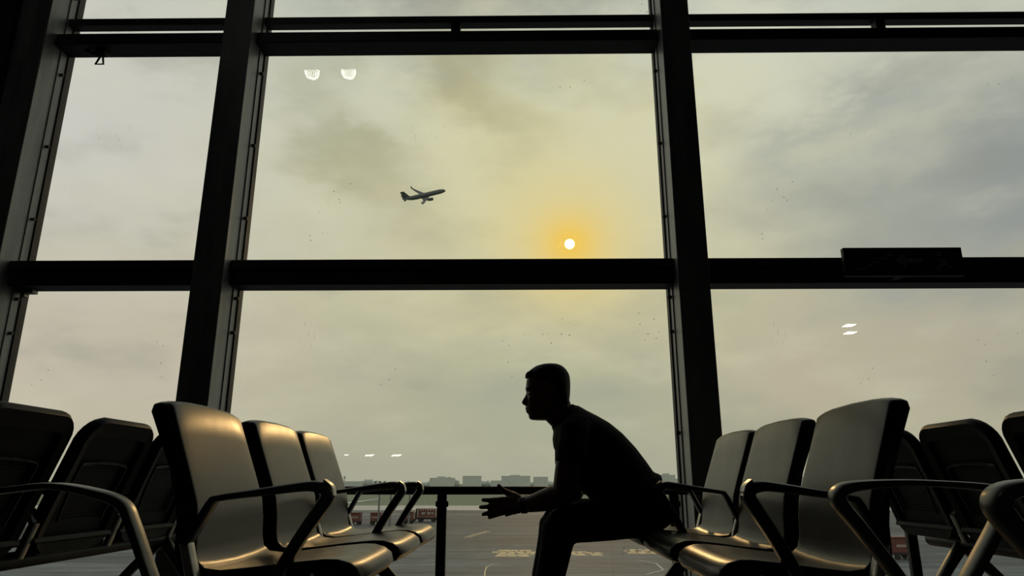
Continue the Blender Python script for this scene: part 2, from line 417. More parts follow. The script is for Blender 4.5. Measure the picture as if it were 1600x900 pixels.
# ================================================================== LAMPS (seen as reflections in the glass)
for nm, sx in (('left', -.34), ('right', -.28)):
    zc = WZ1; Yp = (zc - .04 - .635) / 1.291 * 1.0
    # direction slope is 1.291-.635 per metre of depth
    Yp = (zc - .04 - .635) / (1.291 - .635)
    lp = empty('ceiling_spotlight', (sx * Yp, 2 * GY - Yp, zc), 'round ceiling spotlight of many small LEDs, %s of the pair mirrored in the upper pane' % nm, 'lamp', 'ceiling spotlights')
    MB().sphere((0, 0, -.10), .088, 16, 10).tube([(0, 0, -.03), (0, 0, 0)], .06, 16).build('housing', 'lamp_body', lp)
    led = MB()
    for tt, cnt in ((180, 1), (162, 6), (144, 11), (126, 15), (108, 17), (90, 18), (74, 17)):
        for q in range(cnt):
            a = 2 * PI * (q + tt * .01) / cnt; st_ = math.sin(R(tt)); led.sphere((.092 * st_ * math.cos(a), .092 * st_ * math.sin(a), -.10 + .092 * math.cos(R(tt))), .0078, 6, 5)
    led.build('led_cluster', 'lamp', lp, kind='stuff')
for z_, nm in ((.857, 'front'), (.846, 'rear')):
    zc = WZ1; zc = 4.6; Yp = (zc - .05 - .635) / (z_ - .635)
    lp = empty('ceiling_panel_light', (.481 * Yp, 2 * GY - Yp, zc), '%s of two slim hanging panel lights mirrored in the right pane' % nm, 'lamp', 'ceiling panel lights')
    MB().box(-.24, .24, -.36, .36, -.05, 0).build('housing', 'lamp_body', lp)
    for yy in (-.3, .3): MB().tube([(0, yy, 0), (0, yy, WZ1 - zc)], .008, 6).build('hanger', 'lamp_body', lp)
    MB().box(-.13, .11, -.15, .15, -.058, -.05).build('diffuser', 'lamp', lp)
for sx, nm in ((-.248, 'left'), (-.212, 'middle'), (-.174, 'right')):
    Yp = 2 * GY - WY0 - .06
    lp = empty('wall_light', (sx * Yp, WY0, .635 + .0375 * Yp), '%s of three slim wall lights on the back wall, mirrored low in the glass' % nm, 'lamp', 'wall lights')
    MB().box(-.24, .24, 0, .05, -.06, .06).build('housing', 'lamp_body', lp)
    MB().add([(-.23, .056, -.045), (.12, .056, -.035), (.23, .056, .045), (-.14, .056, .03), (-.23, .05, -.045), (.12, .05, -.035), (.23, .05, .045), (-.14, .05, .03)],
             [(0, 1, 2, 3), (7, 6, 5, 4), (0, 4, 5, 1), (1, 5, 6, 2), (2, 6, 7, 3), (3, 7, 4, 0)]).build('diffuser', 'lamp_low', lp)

# ================================================================== BENCHES
# local frame of a bench: x = distance back from seat front, y = along the row, z up
FRONT = [(.012, .402), (.0, .418), (.006, .438), (.026, .452), (.055, .460), (.10, .461), (.18, .454), (.27, .443), (.345, .436), (.385, .440), (.404, .456), (.411, .485), (.414, .54), (.422, .592), (.446, .66), (.482, .755), (.511, .832), (.520, .839)]
BACK = [(.548, .842), (.562, .838), (.566, .822), (.538, .760), (.500, .675), (.476, .595), (.466, .54), (.464, .48), (.452, .440), (.425, .414), (.385, .405), (.30, .410), (.20, .422), (.13, .428), (.10, .424), (.080, .412), (.055, .398), (.030, .394)]
def seat_shell(w, fs=1.0, ztop=.84, mat_='shell', arch=.015):
    prof = [(f, z, 1) for f, z in FRONT] + [(f, z, 0) for f, z in BACK]
    cf = [( (FRONT[min(i, len(FRONT) - 1)][0] + BACK[len(BACK) - 1 - min(i, len(BACK) - 1)][0]) / 2, (FRONT[i][1] + BACK[len(BACK) - 1 - i][1]) / 2) for i in range(len(FRONT))]
    n = len(FRONT); rings = []
    secs = []
    for e in (-1, 1):
        s_ = [(w / 2 * e, .93), (w / 2 * e - .0015 * e, .98), (w / 2 * e - .004 * e, 1.0), (w / 2 * e - .010 * e, 1.0), (w / 2 * e - .05 * e, 1.0), (w / 2 * e - .10 * e, 1.0)]
        secs += s_ if e < 0 else [(0, 1.0)] + s_[::-1]
    sc = (ztop - .50) / (.84 - .50)
    for y, th in secs:
        q = abs(2 * y / w); zt = ztop - arch * q ** 3 - .005 * max(0, (q - .93) / .07) ** 2
        lipd = .014 * q ** 6
        ring = []
        for i, (f, z, fr) in enumerate(prof):
            j = i if fr else 2 * n - 1 - i
            cfj, czj = cf[j]
            f2 = cfj + (f - cfj) * th; z2 = czj + (z - czj) * th
            if z2 > .50:
                k = (z2 - .50) / (.84 - .50) * (zt - .50) / (ztop - .50)
                pass
                z2 = .50 + k * (ztop - .50)
            if f2 < .10: f2 += lipd
            # slight dishing of the seat and back
            if fr: 
                dish = .010 * (1 - q * q)
                if z2 < .47: z2 -= dish * min(1, max(0, (f2 - .05) / .1))
                else: f2 += dish * .2
            ring.append((f2 * fs, y, z2))
        rings.append(ring)
    return MB().loft(rings)
def strap(path, th, wy, n=5, straight=False):
    """flat bar following path (x,z); th = thickness per point in plane, wy = width along y"""
    P = [Vector((x, 0, z)) for x, z in path]
    if straight: Q = P; T = th
    else:
        Q = catmull(P, n); T = []
        for i in range(len(th) - 1): T += [th[i] + (th[i + 1] - th[i]) * q / n for q in range(n)]
        T.append(th[-1])
    rings = []
    for i, p in enumerate(Q):
        d = (Q[min(i + 1, len(Q) - 1)] - Q[max(i - 1, 0)]).normalized(); nn = Vector((-d.z, 0, d.x)); h = T[i] / 2; c = .28
        ring = []
        for (a, b) in ((-1 + c, -1), (1 - c, -1), (1, -1 + c), (1, 1 - c), (1 - c, 1), (-1 + c, 1), (-1, 1 - c), (-1, -1 + c)):
            ring.append(p + nn * h * b + Vector((0, a * wy / 2, 0)))
        rings.append(ring)
    return MB().loft(rings)
def armrest(parent, y, fs, mirror_pts=None):
    s = lambda pts: [(x * fs, z) for x, z in pts]
    a = strap(s([(.225, .37), (.190, .445), (.150, .515), (.108, .580), (.094, .604), (.100, .621), (.126, .628), (.165, .626), (.265, .613), (.355, .601), (.372, .592), (.396, .548), (.424, .497)]),
              [.026, .026, .027, .029, .030, .029, .026, .022, .018, .014, .016, .018, .020], .044, 5)
    o = a.build('armrest', 'arm', parent, smooth=True); o.location = (0, y, 0)
    b = strap(s([(.424, .500), (.408, .45), (.385, .38)]), [.024, .024, .024], .036, 3).build('arm_strut', 'arm_light', o, smooth=True, label='pale bare metal strut')
    c = strap(s([(.080, .606), (.086, .628), (.104, .642)]), [.006, .006, .006], .034, 3).build('arm_cap', 'arm_light', o, smooth=True, label='pale metal end plate')
    return o
def bench_base(t, y0, y1, legs, fs=1.0, back=None):
    MB().tube([(.25 * fs, y0, .355), (.25 * fs, y1, .355)], .032, 12).build('beam', 'beam', t, smooth=True)
    for y in legs:
        for x1 in (-.04, .50):
            l = strap([(.26 * fs, .35), ((.26 + (x1 - .26) * .5) * fs, .20), (x1 * fs, .025)], [.05, .042, .036], .045, 3).build('leg', 'steel', t, smooth=True)
            l.location = (0, y, 0)
            MB().tube([(x1 * fs, 0, 0), (x1 * fs, 0, .03)], .028, 12).build('foot', 'beam', l)
def bench(loc, flip, seats, arms, legs, fs, ztop, label, name='airport_bench'):
    t = empty(name, loc, label, 'bench'); t.scale = (1, 1, 1)
    for (a, b) in seats:
        st = seat_shell(b - a, fs, ztop).build('seat', 'shell', t, smooth=True); st.location = (0, (a + b) / 2, 0)
        for yy in ((a - b) / 2 + .10, (b - a) / 2 - .14): MB().box(.16 * fs, .34 * fs, yy, yy + .04, .375, .424).build('seat_bracket', 'beam', st)
    for y in arms: armrest(t, y, fs)
    bench_base(t, min(a for a, b in seats) + .02, max(b for a, b in seats) - .02, legs, fs)
    return t
def flip_tree(t):
    """mirror a bench so that it faces the other way, baked into the meshes"""
    todo = [q for q in bpy.data.objects if q.parent == t]
    while todo:
        o = todo.pop(); todo += [q for q in bpy.data.objects if q.parent == o]
        if o.type == 'MESH' and not o.get('flipped'):
            me = o.data
            for v in me.vertices: v.co.x = -v.co.x
            me.flip_normals(); o['flipped'] = 1
            o.location.x = -o.location.x
    def clean(o):
        if 'flipped' in o: del o['flipped']
        for q in bpy.data.objects:
            if q.parent == o: clean(q)
    clean(t)

# left bench faces +x : its local x runs to -X -> flipped
lb = bench((-.37, 0, 0), True, [(1.77, 2.22), (2.34, 2.79), (2.85, 3.30)], [1.745, 2.82, 3.33], [1.95, 3.08], 1.0, .847,
           'brown-grey three-seat airport bench facing right, left of the seated man')
flip_tree(lb)
rb = bench((.455, 0, 0), False, [(1.77, 2.22), (2.34, 2.82), (2.89, 3.38)], [1.74, 2.855, 3.42], [1.95, 3.08], .92, .853,
           'dark grey three-seat airport bench facing left, the seated man on its window end')

# rear benches with perforated backs, standing back to back with the front ones
def perforated_back(t, y0, y1, ztop, ribs=True):
    w = y1 - y0; yc = (y0 + y1) / 2
    base = Vector((.38, 0, .385)); tip = Vector((.56, 0, ztop)); D = (tip - base); H = D.length; D.normalize(); N = Vector((D.z, 0, -D.x))
    def rr(hw, s0, s1, r, n=5):
        pts = []
        for cx, cs, a0 in ((hw - r, s1 - r, 0), (-hw + r, s1 - r, 90), (-hw + r, s0 + r, 180), (hw - r, s0 + r, 270)):
            for q in range(n + 1):
                a = R(a0 + 90 * q / n); pts.append((cx + r * math.cos(a), cs + r * math.sin(a)))
        return pts
    def place(pts, off, arch=.02): return [base + D * (s - arch * (2 * y / w) ** 2 * (s / H) ** 4) + N * (off - .03 * math.sin(min(1, max(0, s / H)) * PI) * .5) + Vector((0, y, 0)) for y, s in pts]
    hw = w / 2
    o_ = rr(hw, 0, H, .095); o2 = rr(hw - .012, .01, H - .012, .085); i_ = rr(hw - .050, .05, H - .075, .035)
    fm = MB().loft([place(i_, -.022), place(o2, -.024), place(o_, -.008), place(o_, .010), place(o2, .026), place(i_, .020)], closed=True)
    o = fm.build('backrest', 'shell_dark', t, smooth=True); o.location = (0, yc, 0)
    pn = MB()
    pn.loft([place(rr(hw - .045, .045, H - .07, .005, 1), -.012), place(rr(hw - .045, .045, H - .07, .005, 1), -.006)])
    for (s0, s1) in ((.045, .12), (H - .17, H - .07)): pn.loft([place(rr(hw - .045, s0, s1, .005, 1), -.004), place(rr(hw - .045, s0, s1, .005, 1), .004)])
    s = .12
    while s < H - .17:
        pn.loft([place([(hw - .045, s), (-hw + .045, s), (-hw + .045, s + .0065), (hw - .045, s + .0065)], e_) for e_ in (-.014, .004)]); s += .013
    for q in range(26):
        y = -hw + .045 + (w - .09) * (q + .5) / 26
        pn.loft([place([(y + .003, H * .55), (y - .003, H * .55), (y - .003, H - .16), (y + .003, H - .16)], e_) for e_ in (-.014, .003)])
    pn.build('perforated_panel', 'shell_dark', o, kind='stuff')
    # raised arch moulding on the rear face
    pts = [(-hw + .105, .12), (-hw + .09, .26), (-hw + .088, .32), (-hw + .11, .34), (0, .347), (hw - .11, .34), (hw - .088, .32), (hw - .09, .26), (hw - .105, .12)]
    path = place(pts, .014); MB().tube(catmull(path, 4), .006, 6).build('arch_moulding', 'arm', o, smooth=True)
    # seat pan, pale end of the front lip
    pan = [(.012, .402), (.0, .420), (.010, .442), (.05, .456), (.18, .450), (.34, .438), (.42, .448), (.425, .425), (.34, .412), (.18, .424), (.08, .418), (.04, .398)]
    rings = [[(f, y, z) for f, z in pan] for y in (-hw, hw)]
    p = MB().loft(rings).build('seat', 'shell_dark', t, bevel=.006); p.location = (0, yc, 0)
def rear_bench(loc, backs, arms, legs, ztop, label):
    t = empty('airport_bench', loc, label, 'bench')
    for a, b in backs: perforated_back(t, a, b, ztop)
    for y in arms: armrest(t, y, 1.0)
    bench_base(t, backs[0][0], backs[-1][1], legs)
    return t
lr = rear_bench((-1.60 - .56, 0, 0), [(2.05, 2.545), (2.615, 3.105), (3.17, 3.65), (3.71, 4.19)], [2.03, 2.60, 3.145, 3.685], [2.2, 3.9], .885,
                'black bench with perforated slotted backs seen from behind at the far left')
rr_ = rear_bench((1.83 + .56, 0, 0), [(2.23, 2.745), (2.81, 3.315), (3.375, 3.88)], [2.24, 2.79, 3.35], [2.4, 3.6], .895,
                 'solid black bench seen from behind at the far right, past the front bench')
flip_tree(rr_)
# note: lr faces -x in world (its local x runs to +X), rr_ is the mirrored one

# near benches, only their arms reach into the picture
def v_arm(t, y, pts, th, cap=True):
    a = strap(pts, th, .034, 5).build('armrest', 'arm_mid', t, smooth=True); a.location = (0, y, 0)
    return a
nb = empty('airport_bench', (.53, 0, 0), 'nearest bench at the lower right corner, only its two looped metal armrests in view', 'bench')
dpts = [(.135, .40), (.095, .478), (.040, .560), (.012, .598), (.008, .616), (.030, .629), (.10, .635), (.18, .634), (.265, .627), (.288, .612), (.270, .572), (.195, .470), (.155, .41)]
dth = [.018, .018, .019, .021, .022, .018, .013, .011, .012, .015, .018, .018, .018]
for y in (1.24, .83):
    a = v_arm(nb, y, dpts, dth)
for (a, b) in ((.86, 1.21),):
    pass
pan = [(.012, .372), (.0, .388), (.006, .408), (.05, .424), (.18, .42), (.345, .408), (.385, .405), (.385, .375), (.30, .378), (.13, .392), (.05, .366)]
def plain_pan(t, a, b, dx=0):
    p = MB().loft([[(f + dx, y, z - .01) for f, z in pan] for y in (a, b)]).build('seat', 'shell', t, bevel=.006, smooth=True)
plain_pan(nb, .87, 1.20)
MB().tube([(.15, .78, .36), (.15, 1.28, .36)], .028, 12).build('beam', 'beam', nb, smooth=True)
for x1 in (-.02, .34):
    l = strap([(.15, .35), ((.15 + x1) / 2, .19), (x1, .02)], [.045, .04, .034], .045, 3).build('leg', 'steel', nb, smooth=True); l.location = (0, 1.03, 0)
    MB().tube([(x1, 0, 0), (x1, 0, .03)], .028, 12).build('foot', 'beam', l)
nl = empty('airport_bench', (-.65, 0, 0), 'nearest bench at the lower left corner, one curved bright metal armrest in view', 'bench')
# local x here runs toward -X after the flip
apts = [(-.045, .40), (-.003, .478), (.040, .562), (.064, .598), (.110, .616), (.190, .630), (.270, .624), (.36, .612), (.42, .595), (.415, .53), (.36, .42)]
ath = [.017, .017, .0175, .018, .016, .012, .011, .013, .017, .018, .018]
v_arm(nl, 1.30, apts, ath)
MB().tube([(.15, .70, .36), (.15, 1.34, .36)], .028, 12).build('beam', 'beam', nl, smooth=True)
plain_pan(nl, .78, 1.27, -.02)
MB().box(-.05, .40, 1.285, 1.315, .365, .405).build('arm_bracket', 'beam', nl, bevel=.004)
for x1 in (-.02, .34):
    l = strap([(.15, .35), ((.15 + x1) / 2, .19), (x1, .02)], [.045, .04, .034], .045, 3).build('leg', 'steel', nl, smooth=True); l.location = (0, 1.0, 0)
    MB().tube([(x1, 0, 0), (x1, 0, .03)], .028, 12).build('foot', 'beam', l)
for yy in (1.225, .815): MB().box(.13, .17, yy, yy + .03, .365, .41).build('arm_bracket', 'beam', nb, bevel=.004)
flip_tree(nl)

# ================================================================== THE SEATED MAN
PY = 3.10
man = empty('person', (.5, PY, 0), 'man in dark short-sleeved shirt sitting forward on the bench, hand held out over his knees', 'person')
OX = Vector((.5, PY, 0))
def ell(front, back, w, yc=0.0, n=20, e=2.0, taper=0.0):
    """ring between front and back points (x,z) in the man's side plane, half width w along y"""
    f = Vector((front[0], 0, front[1])); b = Vector((back[0], 0, back[1])); c = (f + b) / 2; a = (b - f) / 2; out = []
    for q in range(n):
        t = 2 * PI * q / n; ct, st_ = math.cos(t), math.sin(t)
        ct2 = math.copysign(abs(ct) ** (2 / e), ct); st2 = math.copysign(abs(st_) ** (2 / e), st_)
        p = c + a * ct2 + Vector((0, yc + w * st2 * (1 + taper * ct2), 0)); out.append(p - Vector((.5, 0, 0)))
    return out
def pt(x, y, z): return Vector((x - .5, y - PY, z))
def remesh(o, vs, sm=6):
    r = o.modifiers.new('remesh', 'REMESH'); r.mode = 'VOXEL'; r.voxel_size = vs; r.use_smooth_shade = True
    s = o.modifiers.new('smooth', 'SMOOTH'); s.factor = .5; s.iterations = sm
    return o
hd = .006
def head_rings():
    prof = [(1.143, .105, .150, .030), (1.136, .078, .180, .052), (1.122, .052, .197, .064), (1.10, .034, .209, .071), (1.075, .0265, .214, .0735), (1.055, .0245, .2145, .0735), (1.038, .0215, .213, .073), (1.031, .0225, .2125, .0725), (1.023, .0275, .212, .072),
            (1.010, .0290, .211, .0715), (.990, .0285, .208, .070), (.972, .0270, .203, .067), (.955, .0265, .195, .063), (.940, .0285, .185, .059), (.928, .0330, .172, .055), (.917, .0365, .158, .050), (.907, .0430, .140, .042), (.902, .056, .120, .030)]
    return [ell((x0, z), (x1, z + .0), w, 0, 28, 2.15, .10) for z, x0, x1, w in prof]
body = MB()
body.loft(head_rings())
body.loft([ell((.150, .86), (.236, .945), .066), ell((.132, .878), (.224, .968), .062), ell((.110, .900), (.215, .99), .060), ell((.10, .93), (.208, 1.02), .058)])
# nose, lips, chin, brow
body.loft([ell((.0265, 1.028), (.06, 1.028), .008, 0, 12), ell((.0225, 1.012), (.06, 1.012), .009, 0, 12), ell((.0145, .998), (.06, .998), .0105, 0, 12), ell((.0065, .986), (.06, .986), .0135, 0, 12), ell((.0045, .979), (.06, .979), .0155, 0, 12), ell((.0075, .971), (.06, .971), .0165, 0, 12), ell((.0185, .9655), (.06, .966), .014, 0, 12)])
body.loft([ell((.0235, .962), (.06, .962), .012, 0, 12), ell((.0205, .953), (.06, .953), .020, 0, 12), ell((.0212, .949), (.06, .949), .023, 0, 12), ell((.0262, .9455), (.06, .9455), .021, 0, 12)])
body.loft([ell((.0262, .9445), (.06, .9445), .021, 0, 12), ell((.0225, .940), (.06, .940), .019, 0, 12), ell((.0262, .933), (.06, .933), .015, 0, 12), ell((.033, .929), (.06, .929), .012, 0, 12)])
body.loft([ell((.036, .928), (.07, .928), .016, 0, 12), ell((.0345, .918), (.07, .918), .021, 0, 12), ell((.038, .908), (.075, .908), .019, 0, 12), ell((.048, .902), (.075, .902), .012, 0, 12)])
for s in (-1, 1):
    body.sphere((.033 - .5, s * .030, 1.037), (.012, .020, .006), 12, 8)       # brow ridge
    body.sphere((.052 - .5, s * .040, .990), (.020, .022, .018), 12, 8)        # cheekbone
    # ear
    body.tube([pt(.128, PY + s * .073, 1.018), pt(.140, PY + s * .081, 1.024), pt(.150, PY + s * .083, 1.008), pt(.144, PY + s * .080, .988), pt(.130, PY + s * .073, .976)], [.006, .007, .007, .006, .006], 8)
    body.sphere((.137 - .5, s * .075, 1.0), (.012, .006, .022), 10, 8)
# torso core under the shirt, and legs core so that the body is one figure
torso = [((.35, .49), (.600, .50), .165), ((.285, .580), (.602, .60), .168), ((.232, .628), (.575, .668), .165), ((.198, .675), (.538, .724), .168),
         ((.170, .715), (.495, .782), .176), ((.158, .750), (.440, .842), .188), ((.142, .785), (.385, .887), .196), ((.138, .820), (.335, .916), .186), ((.142, .845), (.287, .942), .145), ((.146, .866), (.250, .966), .085)]
def inset(rg, d): 
    out = []
    for f, b, w in rg:
        F = Vector(f); B = Vector(b); u = (B - F).normalized(); out.append((tuple(F + u * d), tuple(B - u * d), w - d))
    return out
body.loft([ell(f, b, w, 0, 24, 2.2) for f, b, w in inset(torso, .010)])
def limb(mb, pts, rad, n=14): mb.tube(pts, rad, n, capround=True)
def arm(mb, s, dx, dz, thumb=True):
    y = lambda v: PY + s * v
    P = [pt(.225 + dx * .2, y(.175), .835), pt(.200 + dx * .4, y(.200), .760), pt(.186 + dx * .7, y(.205), .690), pt(.176 + dx, y(.195), .625), pt(.172 + dx, y(.188), .590)]
    limb(mb, P, [.056, .052, .049, .047, .046])
    F = [pt(.172 + dx, y(.188), .592), pt(.130 + dx, y(.172), .580), pt(.085 + dx, y(.155), .566), pt(.040 + dx, y(.135), .554), pt(.004 + dx, y(.120), .549)]
    limb(mb, F, [.043, .046, .042, .034, .028])
    # palm : flat across y, fingers fan out in the side plane, palm facing inward
    yy = y(.112); ins = -s
    def pr(x, zt, zb, th, off=0): 
        c = (zt + zb) / 2; h = (zt - zb) / 2
        return [Vector((x + dx - .5, yy - PY + ins * off + th * math.sin(2 * PI * q / 14), c + dz + h * math.cos(2 * PI * q / 14))) for q in range(14)]
    mb.loft([pr(.016, .574, .522, .020), pr(-.006, .582, .515, .019), pr(-.030, .585, .510, .017, .002), pr(-.052, .583, .508, .015, .003), pr(-.070, .580, .510, .013, .004), pr(-.080, .576, .514, .010, .005)])
    def fin(p, r):
        mb.tube([Vector((a + dx - .5, yy - PY + ins * o_, c + dz)) for a, c, o_ in p], r, 10, capround=True)
    fin([(-.050, .572, .003), (-.078, .570, .005), (-.108, .5695, .009), (-.132, .5675, .014), (-.156, .5685, .020)], [.0118, .0108, .0101, .0096, .0088])
    fin([(-.050, .556, .003), (-.080, .5535, .005), (-.114, .547, .009), (-.140, .5415, .015), (-.166, .5395, .022)], [.0118, .0108, .0101, .0096, .0088])
    fin([(-.050, .540, .003), (-.076, .5355, .005), (-.106, .5265, .010), (-.130, .519, .016), (-.155, .5115, .024)], [.0115, .0105, .0098, .0094, .0086])
    fin([(-.046, .524, .003), (-.070, .5185, .006), (-.094, .511, .011), (-.110, .506, .017), (-.130, .4990, .023)], [.0110, .0100, .0090, .0086, .0078])
    # thumb leaves the upper edge of the palm
    if thumb: fin([(.004, .566, .006), (-.022, .580, .014), (-.048, .592, .022), (-.070, .604, .027), (-.082, .613, .029), (-.092, .6245, .030)], [.018, .018, .0150, .0120, .0105, .0090])
    else: fin([(.004, .560, .006), (-.022, .568, .016), (-.048, .570, .024), (-.075, .568, .028), (-.092, .566, .029)], [.016, .015, .0125, .0105, .0090])
arm(body, -1, 0, 0)
arm(body, 1, .066, .002, False)
def leg_core(mb, s, grow, dx=0, dz=0):
    y = lambda v: PY + s * v
    mb.tube([pt(.545, y(.090), .520), pt(.46, y(.100), .503), pt(.36, y(.115), .494), pt(.26, y(.130), .487), pt(.185 + dx, y(.135), .480), pt(.160 + dx, y(.135), .462)], [.082 + grow, .084 + grow, .083 + grow, .082 + grow, .079 + grow, .074 + grow], 18, capround=True)
    mb.tube([pt(.158 + dx, y(.135), .470), pt(.143 + dx, y(.135), .40), pt(.127 + dx, y(.135), .33), pt(.107 + dx, y(.135), .25), pt(.098 + dx, y(.135), .16), pt(.093 + dx, y(.135), .09 + dz)], [.074 + grow, .066 + grow, .062 + grow, .058 + grow, .054 + grow, .050 + grow], 16)
leg_core(body, -1, -.022); leg_core(body, 1, -.022, -.004)
bo = remesh(body.build('body', 'skin', man, label='bare skin of head, forearms and hands'), .0038, 3)
# eyes
for s in (-1, 1):
    MB().sphere((.0445 - .5, s * .031, 1.014), (.0125, .0125, .0115), 12, 8).build('eye', 'eye', bo, smooth=True)
# shirt
sh = MB()
sh.loft([ell(f, b, w, 0, 26, 2.3) for f, b, w in torso])
for s, dx in ((-1, 0), (1, .028)):
    y = lambda v: PY + s * v
    sh.tube([pt(.245, y(.150), .875), pt(.222 + dx * .2, y(.180), .838), pt(.208 + dx * .4, y(.205), .770), pt(.200 + dx * .6, y(.208), .712)], [.056, .066, .063, .061], 16)
# collar and belly folds over the waistband
sh.loft([ell((.146, .850), (.262, .950), .078), ell((.138, .862), (.240, .966), .070), ell((.134, .872), (.228, .974), .066)])
sh.tube([pt(.40, PY - .12, .62), pt(.52, PY - .15, .61), pt(.57, PY - .05, .65), pt(.575, PY + .05, .65), pt(.52, PY + .15, .61), pt(.40, PY + .12, .62)], [.03, .032, .028, .028, .032, .03], 10)
remesh(sh.build('shirt', 'shirt', man), .0065, 5)
tr = MB()
leg_core(tr, -1, 0); leg_core(tr, 1, 0, -.004)
tr.loft([ell((.37, .470), (.565, .455), .165), ell((.33, .505), (.612, .505), .182), ell((.325, .56), (.618, .56), .180), ell((.33, .605), (.606, .615), .170), ell((.34, .64), (.592, .658), .160)], )
remesh(tr.build('trousers', 'trousers', man), .0075, 5)
# belt
MB().loft([ell((.385, .600), (.600, .640), .170, 0, 28), ell((.380, .615), (.598, .655), .170, 0, 28), ell((.376, .618), (.592, .668), .166, 0, 28)]).build('belt', 'trousers', man, smooth=True)
# hair: cap over the skull with a forelock
hr = MB()
cap = [(1.1495, .118, .150, .018), (1.147, .094, .172, .038), (1.138, .066, .190, .058), (1.122, .043, .206, .0705), (1.104, .0255, .2165, .0775), (1.092, .0215, .2195, .0785), (1.084, .030, .2205, .079), (1.070, .062, .2215, .079), (1.05, .092, .2215, .0785), (1.030, .112, .2205, .0775), (1.012, .148, .219, .0755), (.995, .155, .2165, .0725), (.978, .168, .215, .066), (.968, .180, .211, .058)]
hr.loft([ell((x0, z), (x1, z), w, 0, 26, 2.1) for z, x0, x1, w in cap])
for q in range(9):
    yy = PY - .045 + q * .011
    hr.tube([pt(.050, yy, 1.110), pt(.030, yy, 1.101), pt(.0195 + .003 * (q % 3), yy - .004, 1.088 - .004 * (q % 2))], [.008, .006, .0022], 6)
hr.tube([pt(.120, PY, 1.146), pt(.128, PY, 1.153), pt(.1265, PY + .002, 1.159)], [.004, .002, .001], 6)
hro = hr.build('hair', 'hair', man); remesh(hro, .004, 2)
# wrist band
MB().tube([Vector((.004 - .5, -.120, .549)), Vector((.022 - .5, -.125, .550))], .0345, 20).build('wrist_band', 'band', man, smooth=True)
# shoes
for s, dx in ((-1, 0), (1, -.004)):
    yy = PY + s * .135; rings = []
    for x, w, z1 in ((.150, .026, .050), (.140, .036, .080), (.10, .040, .105), (.055, .041, .095), (.0, .044, .070), (-.06, .048, .055), (-.11, .044, .045), (-.145, .026, .030)):
        rings.append([Vector((x + dx - .5, yy - PY + w * math.cos(a), .014 + (z1 - .014) * max(0, math.sin(a)) if math.sin(a) > 0 else .014)) for a in [2 * PI * (q + .5) / 16 for q in range(16)]])
    so_ = MB().loft(rings).build('shoe', 'leather', man, smooth=True)
    rr2 = []
    for z in (0, .014):
        rr2.append([Vector((x + dx - .5, yy - PY + w, z)) for x, w in ((.155, 0), (.145, .030), (.09, .040), (.0, .044), (-.06, .049), (-.12, .044), (-.152, .015), (-.152, -.015), (-.12, -.044), (-.06, -.049), (.0, -.044), (.09, -.040), (.145, -.030))])
    MB().loft(rr2).build('sole', 'tyre', so_)

# ================================================================== AIRLINERS
def airliner(name, label, m_body, m_dark):
    """nose +x, left wing +y, up z, origin at the fuselage centre; 37 m long"""
    t = empty(name, (0, 0, 0), label, 'airplane')
    secs = [(18.6, .12, -.35), (18.2, .65, -.30), (17.3, 1.15, -.18), (15.8, 1.62, -.05), (13.5, 1.92, 0), (8, 1.97, 0), (0, 1.97, 0), (-7, 1.97, 0), (-10.5, 1.80, .15), (-13.5, 1.35, .50), (-16.5, .75, .95), (-18.6, .28, 1.25)]
    fz = MB().loft([[(x, r * math.cos(2 * PI * q / 20), z + r * math.sin(2 * PI * q / 20)) for q in range(20)] for x, r, z in secs]).build('fuselage', m_body, t, smooth=True)
    MB().loft([[(17.35, y, .62), (16.3, y * 1.25, 1.38), (16.2, y * 1.25, 1.30), (17.2, y, .50)] for y in (-.9, .9)]).build('cockpit_windows', m_dark, fz)
    for s in (-1, 1):
        wn = MB()
        for q in range(34): wn.box(12.6 - q * .72, 12.85 - q * .72, s * 1.93 - .04, s * 1.93 + .04, .32, .66)
        wn.build('cabin_windows', m_dark, fz, kind='stuff')
        def foil(xle, y, z, chord, th): return [(xle - chord * u, y, z + th * v) for u, v in ((0, 0), (.05, .6), (.25, 1), (.6, .75), (1, .05), (1, -.05), (.6, -.35), (.25, -.6), (.05, -.4))]
        wg = MB().loft([foil(4.3, s * 1.4, -1.25, 7.4, .48), foil(1.5, s * 6.3, -.75, 4.3, .30), foil(-2.0, s * 12.0, -.1, 2.8, .18), foil(-4.7, s * 16.6, .55, 1.6, .10)]).build('wing', m_body, t, smooth=True)
        MB().loft([foil(-4.7, s * 16.6, .55, 1.6, .08), foil(-5.3, s * 17.1, 1.1, 1.3, .07), foil(-6.4, s * 17.35, 2.9, .6, .05)]).build('winglet', m_body, wg, smooth=True)
        en = MB().loft([[(x, s * 5.75 + r * math.cos(2 * PI * q / 18), -2.15 + r * math.sin(2 * PI * q / 18)) for q in range(18)] for x, r in ((5.55, .92), (5.7, 1.08), (5.3, 1.22), (4.2, 1.28), (2.4, 1.08), (1.3, .72), (.6, .35))]).build('engine', m_dark, t, smooth=True)
        MB().box(1.2, 4.4, s * 5.75 - .10, s * 5.75 + .10, -1.4, -.8).build('pylon', m_body, en)
        MB().loft([foil(-14.3, s * .6, 1.0, 3.5, .16), foil(-16.8, s * 6.1, 1.55, 1.5, .08)]).build('tailplane', m_body, t, smooth=True)
    MB().loft([[(x0, .16 * e, z), (x0 - .4 * c, .2 * e, z), (x1, 0, z), (x0 - .4 * c, -.2 * e, z)] for x0, x1, z, e, c in ((-10.4, -17.6, 1.6, 1, 6), (-12.4, -18.0, 2.6, 1, 5), (-16.3, -19.3, 7.6, .5, 2.5))]).build('tail_fin', m_body, t, smooth=True)
    return t
fly = airliner('airliner', 'twin-engine airliner climbing to the right in the sky, left of the sun', 'plane', 'plane_dark')
az_, el_, dist = -8.45, 23.05, 585
